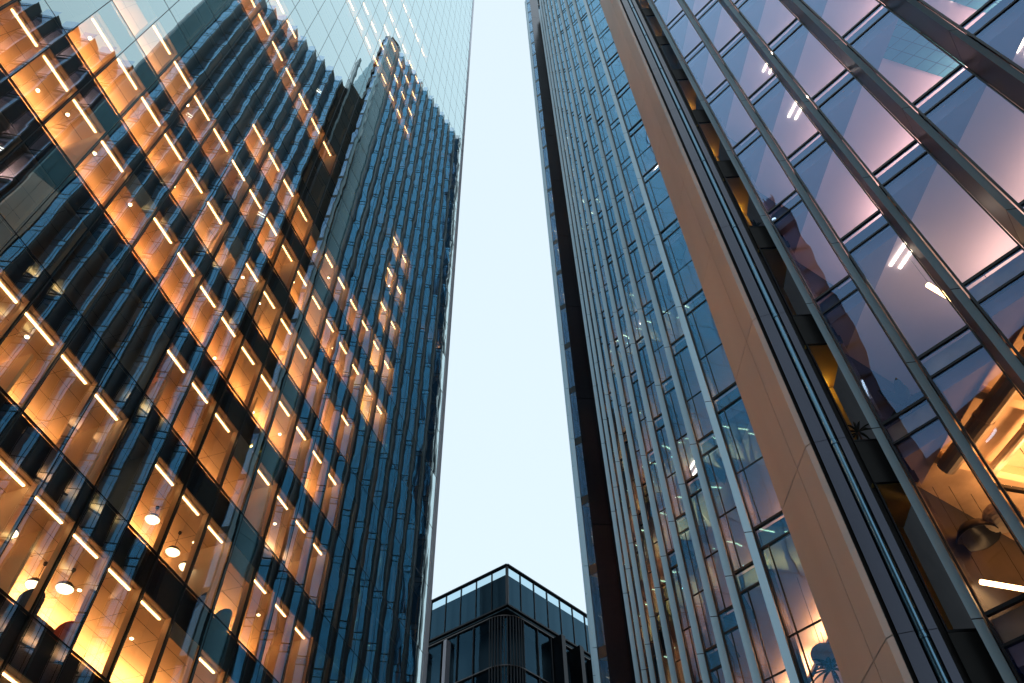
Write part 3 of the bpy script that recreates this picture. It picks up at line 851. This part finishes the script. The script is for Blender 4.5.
t = make_palm('dark fan palm behind the fin beside the tan column, lowest room', n=22, ln=.5, seed=4, stem=.75); place(t, pol(21.9, 14.6), RZ(-1))
t = make_palm('broad-leaved dark plant behind the first pane right of the ochre recess', n=9, ln=.7, seed=7, wid=.10, droop=.35, stem=.35); place(t, (7.42, 10.62), RZ(0))
for k, lab in ((0, 'lowest of three small palms in the ochre recess windows'), (2, 'middle one of three small palms in the ochre recess windows'), (4, 'topmost of three small palms in the ochre recess windows')):
    t = make_palm(lab, n=13, ln=.45, seed=20+k, wid=.025, stem=.5, grp='palms in the recess windows'); place(t, padd(padd(W0, nin, .5), dvn, .42), RZ(k)+.0)
# exposed ducts, lanterns and lamps of the lobby on the right
def duct(p, q, z, r, label):
    t = thing('ceiling_duct', label, 'duct', (p[0], p[1], z)); v = (q[0]-p[0], q[1]-p[1])
    mb = MB(); mb.tube((0, 0, 0), (v[0], v[1], 0), r, n=14); n = 5
    mb.build('pipe', M['duct'], t)
    for i in range(1, n):
        f = i/n; mb = MB(); a = (v[0]*f, v[1]*f, 0); l = Vector((v[0], v[1], 0)).normalized()*.03
        mb.tube(Vector(a)-l, Vector(a)+l, r+.015, n=14); mb.build('flange', M['duct'], t)
    return t
zl = RZ(0)-.46
for (p, az, ln) in (((8.1, 10.9), 75, 1.6), ((9.4, 11.6), 60, 2.0), ((9.6, 9.6), 150, 2.0), ((10.4, 13.0), 60, 1.8)):  # extra light bars added to brighten the lobby
    mb = MB(); d = dvec(az); obox(mb, p, (d[0]*ln, d[1]*ln), (d[1]*.08, -d[0]*.08), zl-.75, zl-.68, 1, mt=0)
    for f in (.1, .9): mb.tube((p[0]+d[0]*ln*f+d[1]*.04, p[1]+d[1]*ln*f-d[0]*.04, zl-.68), (p[0]+d[0]*ln*f+d[1]*.04, p[1]+d[1]*ln*f-d[0]*.04, zl), .006, n=5, m=1)
    rpart(mb.build('room_light_bar', [M['lampO'], M['shade_out']]))
duct(inner(S1[-1], 1.0), inner(S1[-5], 1.0), zl-.30, .17, 'wide round duct nearest the glass under the lobby ceiling')
duct(inner(S1[-1], 1.9), inner(S1[-5], 2.1), zl-.26, .10, 'slim round duct behind the wide one under the lobby ceiling')
duct(inner(S1[-3], .6), inner(S1[-3], 5.2), zl-.62, .09, 'slim duct crossing under the wide lobby ducts')
for i in range(5):
    a = inner(S1[-1-i], .5); mb = MB(); obox(mb, a, (IN[0]*5, IN[1]*5), (.04, -.14), zl-.24, zl-.003)
    rpart(mb.build('ceiling_beam', M['ceilL']))
def make_lantern(label, r):
    t = thing('paper_lantern', label, 'lamp', group='ribbed lanterns')
    mb = MB(); pr = []
    n = 24
    for i in range(n+1):
        a = math.pi*i/n; pr.append((max(.001, r*math.sin(a)*(1+.04*(i % 2))), -r*math.cos(a)*.85))
    mb.lathe((0, 0, 0), pr, 22); mb.build('lamp_shade', M['paper'], t, smooth=False)
    return t
def hang(t, top):
    mb = MB(); mb.tube((0, 0, .15), (0, 0, top), .006, n=5); mb.build('cord', M['shade_out'], t)
t = make_lantern('ribbed pale paper lantern beside the fan palm', .24); place(t, pol(21.8, 15.4), .57*15.4+CAMZ); hang(t, RZ(0)-.46-(.57*15.4+CAMZ))
t = make_lantern('ribbed pale paper lantern under the lobby ceiling, far right', .30); place(t, pol(36.6, 14.2), .672*14.2+CAMZ); hang(t, zl-(.672*14.2+CAMZ))
t = thing('dome_pendant', 'dark dome pendant lamp under the lobby ceiling', 'lamp'); place(t, pol(34.6, 14.2), .665*14.2+CAMZ)
mb = MB(); mb.lathe((0, 0, 0), [(0, .2), (.1, .19), (.27, .1), (.36, -.05), (.37, -.12), (.35, -.12), (.25, .08), (0, .17)], 24); mb.build('lamp_shade', M['shade_out'], t, smooth=True); hang(t, zl-(.665*14.2+CAMZ))
t = thing('tube_lamp', 'long bright tube lamp hanging in the lobby, bottom right', 'lamp'); p, q = pol(33.3, 13.95), pol(35.9, 14.75); zz = 8.4+CAMZ; place(t, p, zz)
mb = MB(); mb.tube((0, 0, 0), (q[0]-p[0], q[1]-p[1], 0), .045, n=10); mb.build('tube', M['strip'], t)
for f in (.1, .9):
    mb = MB(); mb.tube(((q[0]-p[0])*f, (q[1]-p[1])*f, .05), ((q[0]-p[0])*f, (q[1]-p[1])*f, zl-zz), .006, n=5); mb.build('cord', M['shade_out'], t)
t = thing('tube_lamp', 'bright tube lamp hanging in lilac-ceilinged room at right edge', 'lamp'); p, q = pol(41.8, 12.1), pol(43.1, 13.1); zz = 13.3+CAMZ; place(t, p, zz)
mb = MB(); mb.tube((0, 0, 0), (q[0]-p[0], q[1]-p[1], 0), .05, n=10); mb.build('tube', M['strip'], t)
for f in (.1, .9):
    mb = MB(); mb.tube(((q[0]-p[0])*f, (q[1]-p[1])*f, .05), ((q[0]-p[0])*f, (q[1]-p[1])*f, RZ(1)-.46-zz), .006, n=5); mb.build('cord', M['shade_out'], t)
